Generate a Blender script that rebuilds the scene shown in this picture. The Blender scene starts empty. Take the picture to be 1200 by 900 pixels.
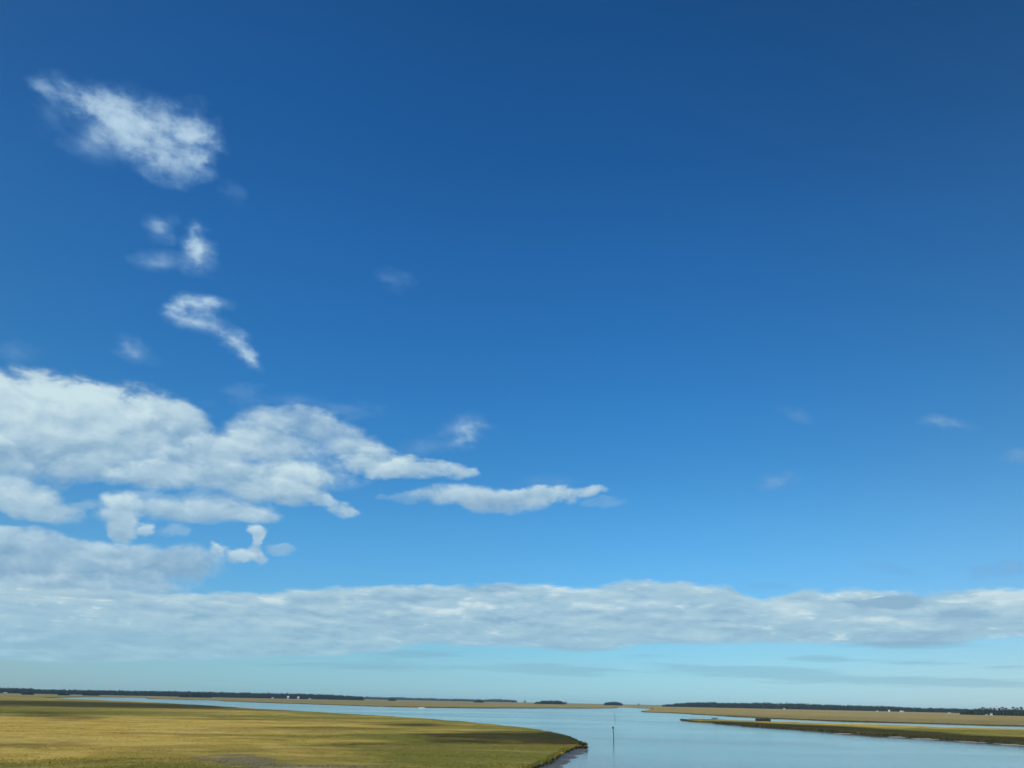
import bpy, bmesh, math, random
import numpy as np
from mathutils import Vector, Matrix
from mathutils.geometry import tessellate_polygon

S = bpy.context.scene
COL = S.collection
random.seed(7)
rng = np.random.default_rng(11)

# ------------------------------------------------------------------ camera
H = 11.0                                   # eye height on the bridge, metres above the water
F = 933.3                                  # focal length in photo pixels (1200 wide)
PITCH = math.atan(371.7 / F)
ROLL = math.radians(1.186)
FWD = Vector((0, math.cos(PITCH), math.sin(PITCH)))
UP0 = Vector((0, -math.sin(PITCH), math.cos(PITCH)))
X0 = Vector((1, 0, 0))
RIGHT = X0 * math.cos(ROLL) + UP0 * math.sin(ROLL)
UP = -X0 * math.sin(ROLL) + UP0 * math.cos(ROLL)
cam = bpy.data.cameras.new("camera")
camo = bpy.data.objects.new("camera", cam)
COL.objects.link(camo)
cam.sensor_width = 36.0
cam.lens = 36.0 * F / 1200.0
cam.clip_start = 0.5
cam.clip_end = 60000.0
camo.matrix_world = Matrix(((RIGHT.x, UP.x, -FWD.x, 0), (RIGHT.y, UP.y, -FWD.y, 0),
                            (RIGHT.z, UP.z, -FWD.z, H), (0, 0, 0, 1)))
S.camera = camo


def ray(px, py):
    return (RIGHT * (px - 600) + UP * (450 - py) + FWD * F).normalized()


def ground(px, py, z=0.0, dmax=11000.0):
    """where the line of sight meets the level z"""
    r = ray(px, py)
    t = (z - H) / r.z if r.z < -1e-5 else dmax
    p = Vector((r.x, r.y, 0)) * t
    if p.length > dmax:
        p = p.normalized() * dmax
    return Vector((p.x, p.y, z))


def azel(px, py):
    r = ray(px, py)
    return math.atan2(r.x, r.y), math.asin(r.z)


def at(px, dist):
    """ground point in the bearing of photo column px near the horizon, dist metres away"""
    r = ray(px, 815 + 0.0207 * px)
    v = Vector((r.x, r.y, 0)).normalized()
    return Vector((v.x * dist, v.y * dist, 0))


def height_for(px, py, dist):
    """height above the water that shows at photo row py when dist metres away"""
    r = ray(px, py)
    return H + r.z / math.hypot(r.x, r.y) * dist


# ------------------------------------------------------------------ render settings
S.render.engine = 'CYCLES'
S.view_settings.view_transform = 'Standard'
S.view_settings.look = 'None'
S.view_settings.gamma = 1.0
S.view_settings.exposure = 0.0
S.cycles.use_denoising = True
S.cycles.use_adaptive_sampling = True
S.cycles.adaptive_threshold = 0.02
S.cycles.adaptive_min_samples = 16
S.cycles.max_bounces = 6
S.cycles.diffuse_bounces = 2
S.cycles.volume_bounces = 1
S.cycles.transparent_max_bounces = 8

# ------------------------------------------------------------------ sun
SUN_EL = math.radians(38)
SUN_AZ = math.radians(-120)                # measured from the view direction, negative to the left
sd = Vector((math.sin(SUN_AZ) * math.cos(SUN_EL), math.cos(SUN_AZ) * math.cos(SUN_EL), math.sin(SUN_EL)))
sun = bpy.data.lights.new("sun", 'SUN')
sun.energy = 4.4
sun.angle = math.radians(0.53)
sun.color = (1.0, 0.95, 0.86)
suno = bpy.data.objects.new("sun", sun)
COL.objects.link(suno)
suno.rotation_euler = (-sd).to_track_quat('-Z', 'Y').to_euler()


# ------------------------------------------------------------------ node helper
class NT:
    def __init__(self, tree):
        self.t = tree
        self.n = tree.nodes
        self.l = tree.links

    def put(self, sock, v):
        if isinstance(v, bpy.types.NodeSocket):
            self.l.new(v, sock)
        elif v is not None:
            sock.default_value = v

    def m(self, op, a, b=None, c=None, clamp=False):
        n = self.n.new('ShaderNodeMath')
        n.operation = op
        n.use_clamp = clamp
        self.put(n.inputs[0], a)
        self.put(n.inputs[1], b)
        self.put(n.inputs[2], c)
        return n.outputs[0]

    def vm(self, op, a, b=None, scale=None):
        n = self.n.new('ShaderNodeVectorMath')
        n.operation = op
        self.put(n.inputs[0], a)
        self.put(n.inputs[1], b)
        if scale is not None:
            self.put(n.inputs['Scale'], scale)
        return n.outputs['Value'] if op in ('DOT_PRODUCT', 'LENGTH') else n.outputs[0]

    def sep(self, v):
        n = self.n.new('ShaderNodeSeparateXYZ')
        self.put(n.inputs[0], v)
        return n.outputs

    def xyz(self, x, y, z=0.0):
        n = self.n.new('ShaderNodeCombineXYZ')
        for i, v in enumerate((x, y, z)):
            self.put(n.inputs[i], v)
        return n.outputs[0]

    def noise(self, v, scale, detail=4, rough=0.5, dist=0.0, lac=2.0, color=False):
        n = self.n.new('ShaderNodeTexNoise')
        n.noise_dimensions = '3D'
        self.put(n.inputs['Vector'], v)
        n.inputs['Scale'].default_value = scale
        n.inputs['Detail'].default_value = detail
        n.inputs['Roughness'].default_value = rough
        n.inputs['Lacunarity'].default_value = lac
        n.inputs['Distortion'].default_value = dist
        return n.outputs[1 if color else 0]

    def ss(self, v, a, b, lo=0.0, hi=1.0):
        n = self.n.new('ShaderNodeMapRange')
        n.interpolation_type = 'SMOOTHSTEP'
        self.put(n.inputs['Value'], v)
        for k, x in zip(('From Min', 'From Max', 'To Min', 'To Max'), (a, b, lo, hi)):
            self.put(n.inputs[k], x)
        return n.outputs[0]

    def lin(self, v, a, b, lo=0.0, hi=1.0):
        n = self.n.new('ShaderNodeMapRange')
        self.put(n.inputs['Value'], v)
        for k, x in zip(('From Min', 'From Max', 'To Min', 'To Max'), (a, b, lo, hi)):
            self.put(n.inputs[k], x)
        return n.outputs[0]

    def mix(self, f, a, b, mode='MIX'):
        n = self.n.new('ShaderNodeMix')
        n.data_type = 'RGBA'
        n.blend_type = mode
        ins = [s for s in n.inputs if s.type == 'RGBA']
        self.put(n.inputs[0], f)
        for s, v in zip(ins, (a, b)):
            if isinstance(v, (tuple, list)) and len(v) == 3:
                v = (*v, 1)
            self.put(s, v)
        return [o for o in n.outputs if o.type == 'RGBA'][0]

    def curve(self, v, pts, lo, hi):
        """piecewise curve v -> value through pts (x sorted) using a colour ramp, values within lo..hi"""
        x0, x1 = pts[0][0], pts[-1][0]
        t = self.lin(v, x0, x1)
        n = self.n.new('ShaderNodeFloatCurve')
        self.put(n.inputs['Value'], t)
        c = n.mapping.curves[0]
        for i, (x, y) in enumerate(pts):
            xx, yy = (x - x0) / (x1 - x0), (y - lo) / (hi - lo)
            if i == 0:
                c.points[0].location = (xx, yy)
            elif i == len(pts) - 1:
                c.points[-1].location = (xx, yy)
            else:
                c.points.new(xx, yy)
        n.mapping.update()
        return self.lin(n.outputs[0], 0, 1, lo, hi)

    def blob(self, p, c, r, rot=0.0, w=1.0):
        """elliptic bump, w at c falling to 0 at the radii r"""
        n = self.n.new('ShaderNodeMapping')
        n.vector_type = 'TEXTURE'
        self.put(n.inputs['Vector'], p)
        n.inputs['Location'].default_value = (c[0], c[1], 0)
        n.inputs['Rotation'].default_value = (0, 0, rot)
        n.inputs['Scale'].default_value = (r[0], r[1], 1)
        g = self.n.new('ShaderNodeTexGradient')
        g.gradient_type = 'SPHERICAL'
        self.l.new(n.outputs[0], g.inputs[0])
        return self.m('MULTIPLY', g.outputs[1], w)


def lin3(r, g, b):
    f = lambda v: (v / 255 / 12.92) if v <= 10.3 else ((v / 255 + 0.055) / 1.055) ** 2.4
    return (f(r), f(g), f(b))


# ------------------------------------------------------------------ sky with clouds
AZS = math.cos(math.radians(25))           # keeps azimuth and elevation about equal in size


def group(name, ins, outs):
    g = bpy.data.node_groups.new(name, 'ShaderNodeTree')
    for k in ins:
        g.interface.new_socket(name=k, in_out='INPUT', socket_type='NodeSocketFloat')
    for k in outs:
        g.interface.new_socket(name=k, in_out='OUTPUT', socket_type='NodeSocketFloat')
    t = NT(g)
    i = t.n.new('NodeGroupInput')
    return g, t, i.outputs


def disc_part(t, i, last):
    x_in = t.m('MULTIPLY_ADD', i[last], 1e-9, i['x'])      # after the lobe before it: keeps the shader stack small
    y_in = t.m('MULTIPLY_ADD', x_in, 1e-9, i['y'])
    u = t.m('MULTIPLY_ADD', x_in, i['a'], t.m('MULTIPLY_ADD', y_in, i['b'], i['c']))
    v = t.m('MULTIPLY_ADD', x_in, i['d'], t.m('MULTIPLY_ADD', y_in, i['e'], i['f']))
    r = t.m('SQRT', t.m('MULTIPLY_ADD', u, u, t.m('MULTIPLY', v, v)))
    return t.m('SUBTRACT', 1.0, r), v


AFF = ['x', 'y', 'a', 'b', 'c', 'd', 'e', 'f']
LOBE, t_, i_ = group('cloud_lobe', AFF + ['noise', 'amp', 'soft', 'op', 'shade', 'base', 'A', 'L'], ['A', 'L'])
f_, v_ = disc_part(t_, i_, 'L')
al_ = t_.m('MULTIPLY', t_.ss(t_.m('MULTIPLY_ADD', i_['noise'], i_['amp'], f_), 0.0, i_['soft'], 0.0, i_['op']), t_.ss(f_, 0.0, 0.26))
li_ = t_.m('MULTIPLY_ADD', v_, i_['shade'], i_['base'])
o_ = t_.n.new('NodeGroupOutput')
t_.put(o_.inputs['A'], t_.m('MULTIPLY_ADD', t_.m('SUBTRACT', 1.0, i_['A']), al_, i_['A']))
t_.put(o_.inputs['L'], t_.m('MULTIPLY_ADD', t_.m('SUBTRACT', li_, i_['L']), al_, i_['L']))
BLOB, t_, i_ = group('cloud_blob', AFF + ['w', 'F'], ['F'])
f_, v_ = disc_part(t_, i_, 'F')
o_ = t_.n.new('NodeGroupOutput')
t_.put(o_.inputs['F'], t_.m('MULTIPLY_ADD', t_.m('SUBTRACT', 1.0, i_['F']), t_.m('MULTIPLY', t_.m('MAXIMUM', f_, 0.0), i_['w']), i_['F']))


def sky_world():
    w = bpy.data.worlds.new("World")
    S.world = w
    w.use_nodes = True
    w.cycles.sampling_method = 'MANUAL'
    w.cycles.sample_map_resolution = 512
    t = NT(w.node_tree)
    t.n.clear()
    out = t.n.new('ShaderNodeOutputWorld')
    bg = t.n.new('ShaderNodeBackground')
    STR = 0.1
    bg.inputs[1].default_value = STR
    t.l.new(bg.outputs[0], out.inputs[0])
    sky = t.n.new('ShaderNodeTexSky')
    sky.sky_type = 'NISHITA'
    sky.sun_disc = False
    sky.sun_elevation = SUN_EL
    sky.sun_rotation = SUN_AZ
    sky.altitude = 0
    sky.air_density = 1.0
    sky.dust_density = 0.3
    sky.ozone_density = 3.0
    tc = t.n.new('ShaderNodeTexCoord')
    d = t.vm('NORMALIZE', tc.outputs['Generated'])
    dx, dy, dz = t.sep(d)
    az = t.m('ARCTAN2', dx, dy)
    el = t.m('ARCSINE', dz)
    p0 = t.xyz(t.m('MULTIPLY', az, AZS), el, 0.0)

    # clear air: a fit of the sky texture to the deep polarised blue of the photograph
    tint = t.n.new('ShaderNodeValToRGB')
    t.put(tint.inputs[0], t.lin(el, 0.0, 0.9))
    cr = tint.color_ramp
    cr.interpolation = 'LINEAR'
    stops = TINT
    while len(cr.elements) < len(stops):
        cr.elements.new(0.5)
    for e, (pos, c) in zip(cr.elements, stops):
        e.position = pos
        e.color = (*c, 1)
    clear = t.mix(1.0, sky.outputs[0], t.vm('SCALE', tint.outputs[0], scale=1.6), 'MULTIPLY')
    # the sky dulls a little away from the bearing of the deepest blue
    away = t.ss(t.m('ABSOLUTE', t.m('ADD', az, 0.07)), 0.15, 0.95)
    clear = t.mix(1.0, clear, t.mix(away, (1, 1, 1), (1.12, 0.80, 0.72)), 'MULTIPLY')

    # slow warp and fine warp of the cloud coordinates
    n1 = t.vm('SUBTRACT', t.noise(p0, 7.0, 2, 0.5, color=True), (0.5, 0.5, 0.5))
    n2 = t.vm('SUBTRACT', t.noise(t.vm('MULTIPLY', p0, (1, 1.7, 1)), 22.0, 5, 0.52, color=True), (0.5, 0.5, 0.5))
    p = t.vm('ADD', p0, t.vm('MULTIPLY', n1, (0.020, 0.010, 0)))
    p = t.vm('ADD', p, t.vm('MULTIPLY', n2, (0.034, 0.020, 0)))

    def affine(cx, cy, rx, ry, rot):
        """(azimuth, elevation) -> the unit disc of an ellipse seen at (cx, cy) in the photograph"""
        rr = math.radians(rot)
        ux, uy = math.cos(rr), math.sin(rr)              # image x right, y down
        a0, e0 = azel(cx, cy)
        a1, e1_ = azel(cx + rx * ux, cy + rx * uy)
        a2, e2_ = azel(cx + ry * uy, cy - ry * ux)
        m_ = np.array([[(a1 - a0) * AZS, (a2 - a0) * AZS], [e1_ - e0, e2_ - e0]])
        k = np.linalg.inv(m_)
        o = -k @ np.array([a0 * AZS, e0])
        return [float(v) for v in (k[0, 0], k[0, 1], o[0], k[1, 0], k[1, 1], o[1])]

    def field(lst, p=p):
        px_, py_, _z = t.sep(p)
        f = 0.0
        for (cx, cy, rx, ry, rot, wt) in lst:
            g = t.n.new('ShaderNodeGroup')
            g.node_tree = BLOB
            for k, v in zip(('x', 'y', 'F'), (px_, py_, f)):
                t.put(g.inputs[k], v)
            for k, v in zip(('a', 'b', 'c', 'd', 'e', 'f'), affine(cx, cy, rx, ry, rot)):
                g.inputs[k].default_value = v
            g.inputs['w'].default_value = wt
            f = g.outputs['F']
        return f

    def lobes(lst, noises, amp, soft, p=p, shade=0.36):
        """clouds laid one over another: each lobe has its own torn edge, a bright top and a greyer base"""
        A, L = 0.0, 0.45
        px_, py_, _z = t.sep(p)
        # orders the evaluation (all noises first), which keeps the shader stack small
        L = t.m('MULTIPLY_ADD', noises[0], 1e-9, 0.45)
        for nz in noises[1:]:
            L = t.m('MULTIPLY_ADD', nz, 1e-9, L)
        for i, (cx, cy, rx, ry, rot, op, br) in enumerate(lst):
            g = t.n.new('ShaderNodeGroup')
            g.node_tree = LOBE
            for k, v in zip(('x', 'y', 'noise', 'A', 'L'), (px_, py_, noises[i % len(noises)], A, L)):
                t.put(g.inputs[k], v)
            for k, v in zip(('a', 'b', 'c', 'd', 'e', 'f'), affine(cx, cy, rx, ry, rot)):
                g.inputs[k].default_value = v
            for k, v in (('amp', amp * (1.75 if min(rx, ry * 1.6) < 26 or op < .5 else 1.0)), ('soft', soft), ('op', op), ('shade', shade), ('base', 0.45 + br)):
                g.inputs[k].default_value = v
            A, L = g.outputs['A'], g.outputs['L']
        return A, L

    # noises used for the torn edges and for the inner modelling
    q = t.vm('MULTIPLY', p0, (1, 1.5, 1))
    e1 = t.noise(q, 17.0, 7, 0.55, dist=0.3)
    e2 = t.noise(t.vm('ADD', q, (-0.008, 0.014, 0.0)), 17.0, 7, 0.55, dist=0.3)
    e3 = t.noise(t.vm('MULTIPLY', p0, (1, 1.3, 1)), 34.0, 7, 0.58, dist=0.15)
    e4 = t.noise(t.vm('MULTIPLY', p0, (1, 1.9, 1)), 27.0, 6, 0.55, dist=0.2)
    c1, c3, c4 = (t.m('SUBTRACT', x, 0.5) for x in (e1, e3, e4))
    w3 = t.m('ADD', t.m('MULTIPLY', c3, 0.55), t.m('MULTIPLY', c1, 0.9))
    ap, lp = lobes(PUFFS, [t.m('MULTIPLY_ADD', c3, 0.5, c1), t.m('MULTIPLY_ADD', c3, 0.4, c4), t.m('MULTIPLY_ADD', c3, 1.0, t.m('MULTIPLY', c1, 0.5))], 1.12, 0.60, shade=0.50)
    aw, lw = lobes(WISPS, [w3, t.m('ADD', t.m('MULTIPLY', c3, 0.7), t.m('MULTIPLY', c4, 0.8))], 1.45, 1.32, shade=0.15)

    # cloud deck along the horizon: between two uneven outlines
    def outline(ptsl):
        pts = []
        for (x, y) in ptsl:
            a, e = azel(x, y)
            pts.append((a * AZS, e))
        return pts
    deck_top = outline(DECK_TOP)
    deck_bot = outline(DECK_BOT)
    u, v, _ = t.sep(p0)
    top = t.curve(u, deck_top, 0.0, 0.25)
    bot = t.curve(u, deck_bot, 0.0, 0.25)
    qs = t.vm('MULTIPLY', p0, (1, 4.0, 1))
    s1 = t.noise(qs, 16.0, 7, 0.60, dist=0.15)
    s2 = t.noise(t.vm('ADD', qs, (-0.005, 0.022, 0.0)), 16.0, 7, 0.60, dist=0.15)
    s3 = t.noise(t.vm('MULTIPLY', p0, (1, 7.0, 1)), 30.0, 6, 0.65, dist=0.4)
    vt = t.m('ADD', v, t.m('MULTIPLY', t.m('SUBTRACT', s3, 0.5), 0.010))
    vt = t.m('ADD', vt, t.m('MULTIPLY', t.m('SUBTRACT', e1, 0.5), 0.017))
    vt = t.m('ADD', vt, t.m('MULTIPLY', c3, 0.012))
    a_top = t.ss(t.m('SUBTRACT', top, vt), -0.001, 0.0065)
    vb = t.m('ADD', v, t.m('MULTIPLY', t.m('SUBTRACT', s3, 0.5), 0.006))
    vb = t.m('ADD', vb, t.m('MULTIPLY', t.m('SUBTRACT', s1, 0.5), 0.008))
    a_bot = t.ss(t.m('SUBTRACT', vb, bot), -0.001, 0.005)
    ad = t.m('MULTIPLY', a_top, a_bot)
    ad = t.m('MULTIPLY', ad, 0.93)
    depth = t.m('DIVIDE', t.m('SUBTRACT', top, vt), t.m('SUBTRACT', top, bot), clamp=True)   # 0 at the top of the deck

    # thin grey streaks under the deck
    st = field(STREAKS, t.vm('ADD', p0, t.vm('MULTIPLY', n2, (0.03, 0.003, 0))))
    sn = t.noise(t.vm('MULTIPLY', p0, (1, 16.0, 1)), 12.0, 6, 0.65, dist=0.2)
    fs = t.m('ADD', st, t.m('MULTIPLY', t.m('SUBTRACT', sn, 0.5), t.m('MULTIPLY', t.ss(st, 0, 0.2), 2.0)))
    as_ = t.m('MULTIPLY', t.ss(fs, 0.10, 0.75), t.ss(st, 0, 0.12))

    # other clouds round the rest of the sky, the same broken kind
    far = t.ss(t.m('ABSOLUTE', az), 0.75, 1.05)
    qo = t.vm('DIVIDE', t.xyz(dx, dy, 0.0), t.xyz(t.m('ADD', dz, 0.12), t.m('ADD', dz, 0.12), 1.0))
    on = t.noise(qo, 1.1, 7, 0.58, dist=0.2)
    ao = t.m('MULTIPLY', t.m('MULTIPLY', t.ss(on, 0.53, 0.66), far), t.ss(dz, 0.02, 0.12))
    ao = t.m('MULTIPLY', ao, 0.8)

    # colours (as displayed values / strength)
    def C(r, g, b):
        return tuple(x / STR for x in lin3(r, g, b))
    emb = t.m('SUBTRACT', e1, e2)                # facing the light from the upper left
    lit = t.m('ADD', lp, t.m('MULTIPLY', emb, 1.6))
    lit = t.m('ADD', lit, t.m('MULTIPLY', c3, 0.20))
    lit = t.m('ADD', lit, t.m('MULTIPLY', c4, 0.30), clamp=True)
    rp = t.n.new('ShaderNodeValToRGB')
    t.put(rp.inputs[0], lit)
    cr = rp.color_ramp
    for pos, c in ((0.0, C(134, 170, 198)), (0.35, C(158, 190, 211)), (0.65, C(181, 208, 223)), (1.0, C(206, 229, 234))):
        e = cr.elements.new(pos) if pos not in (0.0, 1.0) else cr.elements[0 if pos == 0 else -1]
        e.color = (*[min(x, 12) for x in c], 1)
    puffc = rp.outputs[0]
    wispc = t.mix(t.ss(t.m('MULTIPLY', aw, t.m('ADD', lw, 0.4)), 0.1, 0.95), C(112, 158, 205), C(184, 212, 231))
    dm = t.noise(t.vm('MULTIPLY', p0, (1, 2.0, 1)), 5.0, 3, 0.5)
    dlit = t.m('ADD', 0.40, t.m('MULTIPLY', t.m('SUBTRACT', s1, s2), t.ss(dm, 0.35, 0.65, 0.5, 1.8)))
    s4 = t.noise(t.vm('MULTIPLY', p0, (1, 2.6, 1)), 34.0, 6, 0.60, dist=0.1)
    dlit = t.m('ADD', dlit, t.m('MULTIPLY', t.ss(s4, 0.55, 0.72), t.m('MULTIPLY', t.ss(dm, 0.62, 0.42), 0.50)))
    dlit = t.m('ADD', dlit, t.m('MULTIPLY', t.m('SUBTRACT', s4, 0.5), 0.45))
    dlit = t.m('ADD', dlit, t.m('MULTIPLY', t.ss(depth, 0.22, 0.0), 0.16))
    dlit = t.m('ADD', dlit, t.m('MULTIPLY', t.ss(s3, 0.54, 0.74), t.ss(dm, 0.6, 0.4, 0.10, 0.50)))
    dlit = t.m('ADD', dlit, t.m('MULTIPLY', t.m('SUBTRACT', e1, 0.5), 0.7))
    adk, ldk = lobes(DECKS, [t.m('SUBTRACT', s3, 0.5), c4], 1.1, 0.7, p=t.vm('ADD', p0, t.vm('MULTIPLY', n2, (0.03, 0.008, 0))), shade=0.2)
    dlit = t.m('MULTIPLY_ADD', adk, t.m('SUBTRACT', ldk, 0.45), dlit)
    dlit = t.m('MULTIPLY_ADD', t.m('MULTIPLY', adk, t.m('SUBTRACT', ldk, 0.45)), 1.2, dlit)
    dlit = t.m('SUBTRACT', dlit, t.m('MULTIPLY', depth, 0.16))
    rd = t.n.new('ShaderNodeValToRGB')
    t.put(rd.inputs[0], dlit)
    cr = rd.color_ramp
    for pos, c in ((0.0, C(142, 177, 202)), (0.3, C(160, 194, 213)), (0.6, C(177, 206, 219)), (1.0, C(206, 225, 230))):
        e = cr.elements.new(pos) if pos not in (0.0, 1.0) else cr.elements[0 if pos == 0 else -1]
        e.color = (*c, 1)
    deckc = rd.outputs[0]
    # the air in front of the low part of the deck
    deckc = t.mix(t.m('MULTIPLY', t.ss(v, 0.10, 0.035), 0.45), deckc, C(150, 196, 217))

    c = t.mix(aw, clear, wispc)
    c = t.mix(t.m('MULTIPLY', ap, 0.94), c, puffc)
    c = t.mix(ad, c, deckc)
    c = t.mix(t.m('MULTIPLY', as_, 0.42), c, C(128, 172, 196))
    c = t.mix(ao, c, C(190, 208, 220))
    t.l.new(c, bg.inputs[0])


TINT = [
    (0.0122, (0.32, 0.585, 0.8969)),
    (0.0402, (0.3225, 0.58, 0.8137)),
    (0.0614, (0.3112, 0.5794, 0.7844)),
    (0.172, (0.2737, 0.625, 0.8331)),
    (0.222, (0.2481, 0.625, 0.8344)),
    (0.3019, (0.1975, 0.5887, 0.8206)),
    (0.3856, (0.1663, 0.575, 0.8469)),
    (0.4802, (0.15, 0.55, 0.8431)),
    (0.5971, (0.1369, 0.5219, 0.8387)),
    (0.7102, (0.1219, 0.4713, 0.7712)),
    (0.8175, (0.1094, 0.4425, 0.7312)),
    (0.9128, (0.1031, 0.4069, 0.6669))]

# (centre x, centre y, half width, half height, tilt in degrees, strength) read off the photograph
# (centre x, centre y, half width, half height, tilt in degrees, opacity, brightness), far ones first, read off the photograph
WISPS = [
    (50, 100, 24, 14, 40, 0.50, 0), (84, 114, 56, 26, 30, 0.62, 0), (112, 160, 63, 37, 22, 0.62, 0), (125, 130, 69, 39, 24, 1.00, .05), (195, 186, 65, 37, 18, 0.98, 0),
    (222, 160, 52, 53, 0, 0.98, 0), (165, 148, 92, 51, 16, 1.00, .15), (238, 182, 27, 39, 10, 0.69, 0), (60, 135, 45, 30, 50, 0.31, 0),
    (232, 296, 30, 39, -25, 1.00, .05), (228, 272, 17, 25, 0, 0.75, 0), (186, 268, 27, 25, -30, 0.75, 0), (186, 307, 43, 18, 0, 0.69, 0),
    (236, 356, 47, 17, 3, 1.00, .05), (228, 376, 52, 21, 18, 1.00, .05), (272, 396, 47, 20, 36, 1.00, .05), (295, 418, 31, 16, 52, 0.94, .05), (205, 366, 25, 18, 0, 0.75, 0),
    (158, 412, 38, 17, 22, 0.94, 0), (462, 327, 30, 17, 25, 0.27, 0), (546, 500, 40, 20, -8, 0.88, 0), (540, 516, 25, 16, -30, 0.56, 0), (575, 500, 34, 10, 0, 0.44, 0),
    (928, 485, 30, 13, 12, 0.36, 0), (1096, 494, 29, 10, 0, 0.50, 0), (1122, 498, 34, 10, 5, 0.47, 0), (916, 563, 38, 15, 0, 0.56, 0), (275, 228, 30, 15, 45, 0.22, 0),
    (18, 412, 45, 16, 0, 0.31, 0), (1196, 535, 34, 12, 0, 0.38, 0), (300, 470, 67, 16, 0, 0.31, 0), (400, 480, 78, 18, 5, 0.31, 0), (500, 525, 90, 18, -10, 0.35, 0),
    (1050, 667, 67, 9, 2, 0.38, -.1), (905, 685, 45, 9, 0, 0.31, -.1), (1180, 674, 67, 16, 0, 0.44, -.1), (650, 565, 56, 9, 0, 0.31, 0), (285, 457, 34, 14, 0, 0.28, 0),
]
PUFFS = [
    # the wide thin ones at the back
    (-60, 500, 200, 90, 0, .9, -.1), (60, 520, 130, 44, 0, .22, -.15), (330, 545, 110, 40, 8, .35, -.1), (230, 588, 120, 20, 3, .4, -.1), (350, 495, 80, 22, 5, .65, -.05),
    (395, 512, 66, 26, 12, .62, 0), (425, 528, 60, 18, 14, .62, 0), (300, 505, 60, 24, -4, .6, 0), (450, 538, 60, 14, 6, .55, 0),
    # the big mass
    (-50, 486, 145, 66, 0, 1, .30), (50, 480, 110, 60, 4, 1, .38), (165, 490, 80, 46, 14, 1, .15), (208, 492, 58, 32, 16, .95, .05), (105, 488, 95, 53, 8, 1, .32),
    (30, 514, 110, 32, 0, .9, -.12), (120, 525, 100, 40, 0, .95, -.04), (165, 517, 66, 16, -6, .7, -.02), (98, 548, 56, 26, -12, .85, -.08), (-10, 528, 62, 24, 22, .85, -.02),
    # the middle and right lobes
    (320, 522, 60, 28, 4, .88, 0), (265, 526, 66, 30, -8, .95, .16), (228, 541, 60, 22, 0, .85, -.16), (195, 557, 78, 23, 0, .95, .2), (300, 566, 90, 24, 6, .9, -.14),
    (348, 560, 48, 28, 6, .98, .22), (318, 577, 80, 20, 5, .9, .05), (382, 590, 40, 15, 15, .8, .05), (240, 600, 98, 20, 2, .9, .02), (290, 604, 50, 14, 6, .75, .0),
    # the tail, the lower left
    (12, 572, 88, 22, 12, .85, -.05), (38, 590, 84, 24, 14, .92, .05), (150, 615, 24, 32, 22, .95, .0), (142, 598, 36, 28, 0, .95, .14), (100, 592, 36, 12, 0, .45, 0),
    (175, 621, 14, 12, 0, .85, .15), (202, 622, 22, 9, 0, .35, 0),
    # grey sheet under it
    (-40, 676, 220, 50, 0, .95, -.22), (70, 660, 190, 38, 2, .9, -.25), (185, 662, 100, 30, 0, .80, -.28), (30, 634, 115, 20, 6, .9, .05), (210, 655, 66, 18, 0, .5, -.05),
    (60, 688, 200, 22, 0, .85, -.12), (181, 678, 18, 20, 0, .45, .05), (140, 660, 40, 10, 0, .5, .12), (110, 642, 80, 14, 6, .5, 0),
    # the hook
    (331, 645, 24, 9, 0, .5, 0), (300, 650, 16, 16, 0, .9, .05), (304, 636, 10, 18, 8, .8, .2), (302, 624, 11, 9, 0, .9, .25), (278, 652, 22, 12, 4, .95, .2), (254, 645, 15, 14, 0, .9, .22),
    # the two flat strips on the right
    (532, 554, 34, 10, 0, .4, 0), (500, 548, 68, 16, 5, .9, .05), (466, 547, 20, 14, 0, .9, .14), (425, 547, 58, 16, 1, .98, .14),
    (707, 588, 30, 7, 0, .2, 0), (480, 583, 44, 10, 0, .35, -.05), (684, 575, 34, 10, 0, .85, .05), (590, 587, 70, 18, 0, .95, -.05), (642, 580, 70, 14, -5, .95, .08), (545, 581, 74, 17, 0, .92, .06),
]
DECKS = [
    (580, 689, 60, 10, 0, .8, -.25), (460, 700, 110, 14, 0, .6, -.15), (1040, 704, 110, 17, 3, .85, -.30), (870, 692, 44, 11, 8, .8, -.2), (330, 703, 90, 10, 0, .5, -.15),
    (700, 697, 80, 13, 0, .8, .08), (660, 690, 36, 12, 0, .9, .25), (648, 697, 16, 12, 0, .9, .30), (770, 690, 70, 13, 2, .7, .05), (570, 712, 70, 10, 0, .8, .22), (500, 716, 46, 9, 4, .8, .25),
    (530, 717, 24, 9, 0, .8, .3), (690, 711, 46, 8, 0, .8, .22), (755, 708, 60, 8, 2, .7, .2), (900, 712, 70, 22, 4, .8, .08), (935, 718, 46, 20, -8, .85, .20), (215, 694, 44, 7, 0, .8, .28),
    (270, 709, 60, 7, 2, .8, .22), (320, 703, 30, 6, 0, .8, .25), (180, 718, 60, 8, 4, .7, .18), (90, 705, 70, 8, 2, .7, .2), (155, 692, 60, 7, 0, .7, .2), (450, 749, 30, 8, 10, .7, .25),
    (415, 755, 26, 6, 0, .7, .2), (540, 746, 60, 6, 2, .6, .2), (1030, 728, 54, 9, 2, .85, .25), (1000, 697, 50, 9, -3, .7, .15), (1170, 708, 100, 24, -3, .9, .14), (1130, 718, 60, 10, 3, .7, -.15),
    (1190, 698, 60, 16, 0, .9, .16), (850, 735, 90, 10, 3, .5, .12), (650, 738, 80, 8, 0, .5, .1), (1080, 742, 120, 12, 0, .6, -.1), (1060, 757, 100, 10, -2, .8, -.25), (690, 762, 70, 7, 0, .8, -.2), (600, 727, 90, 8, 0, .5, -.1),
    (60, 745, 260, 26, 0, .7, -.12), (330, 752, 220, 18, 0, .6, -.10), (1150, 700, 60, 10, -4, .8, .25), (1185, 712, 50, 12, 0, .7, .2),
    (470, 735, 160, 14, 0, .5, -.08),
]
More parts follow.
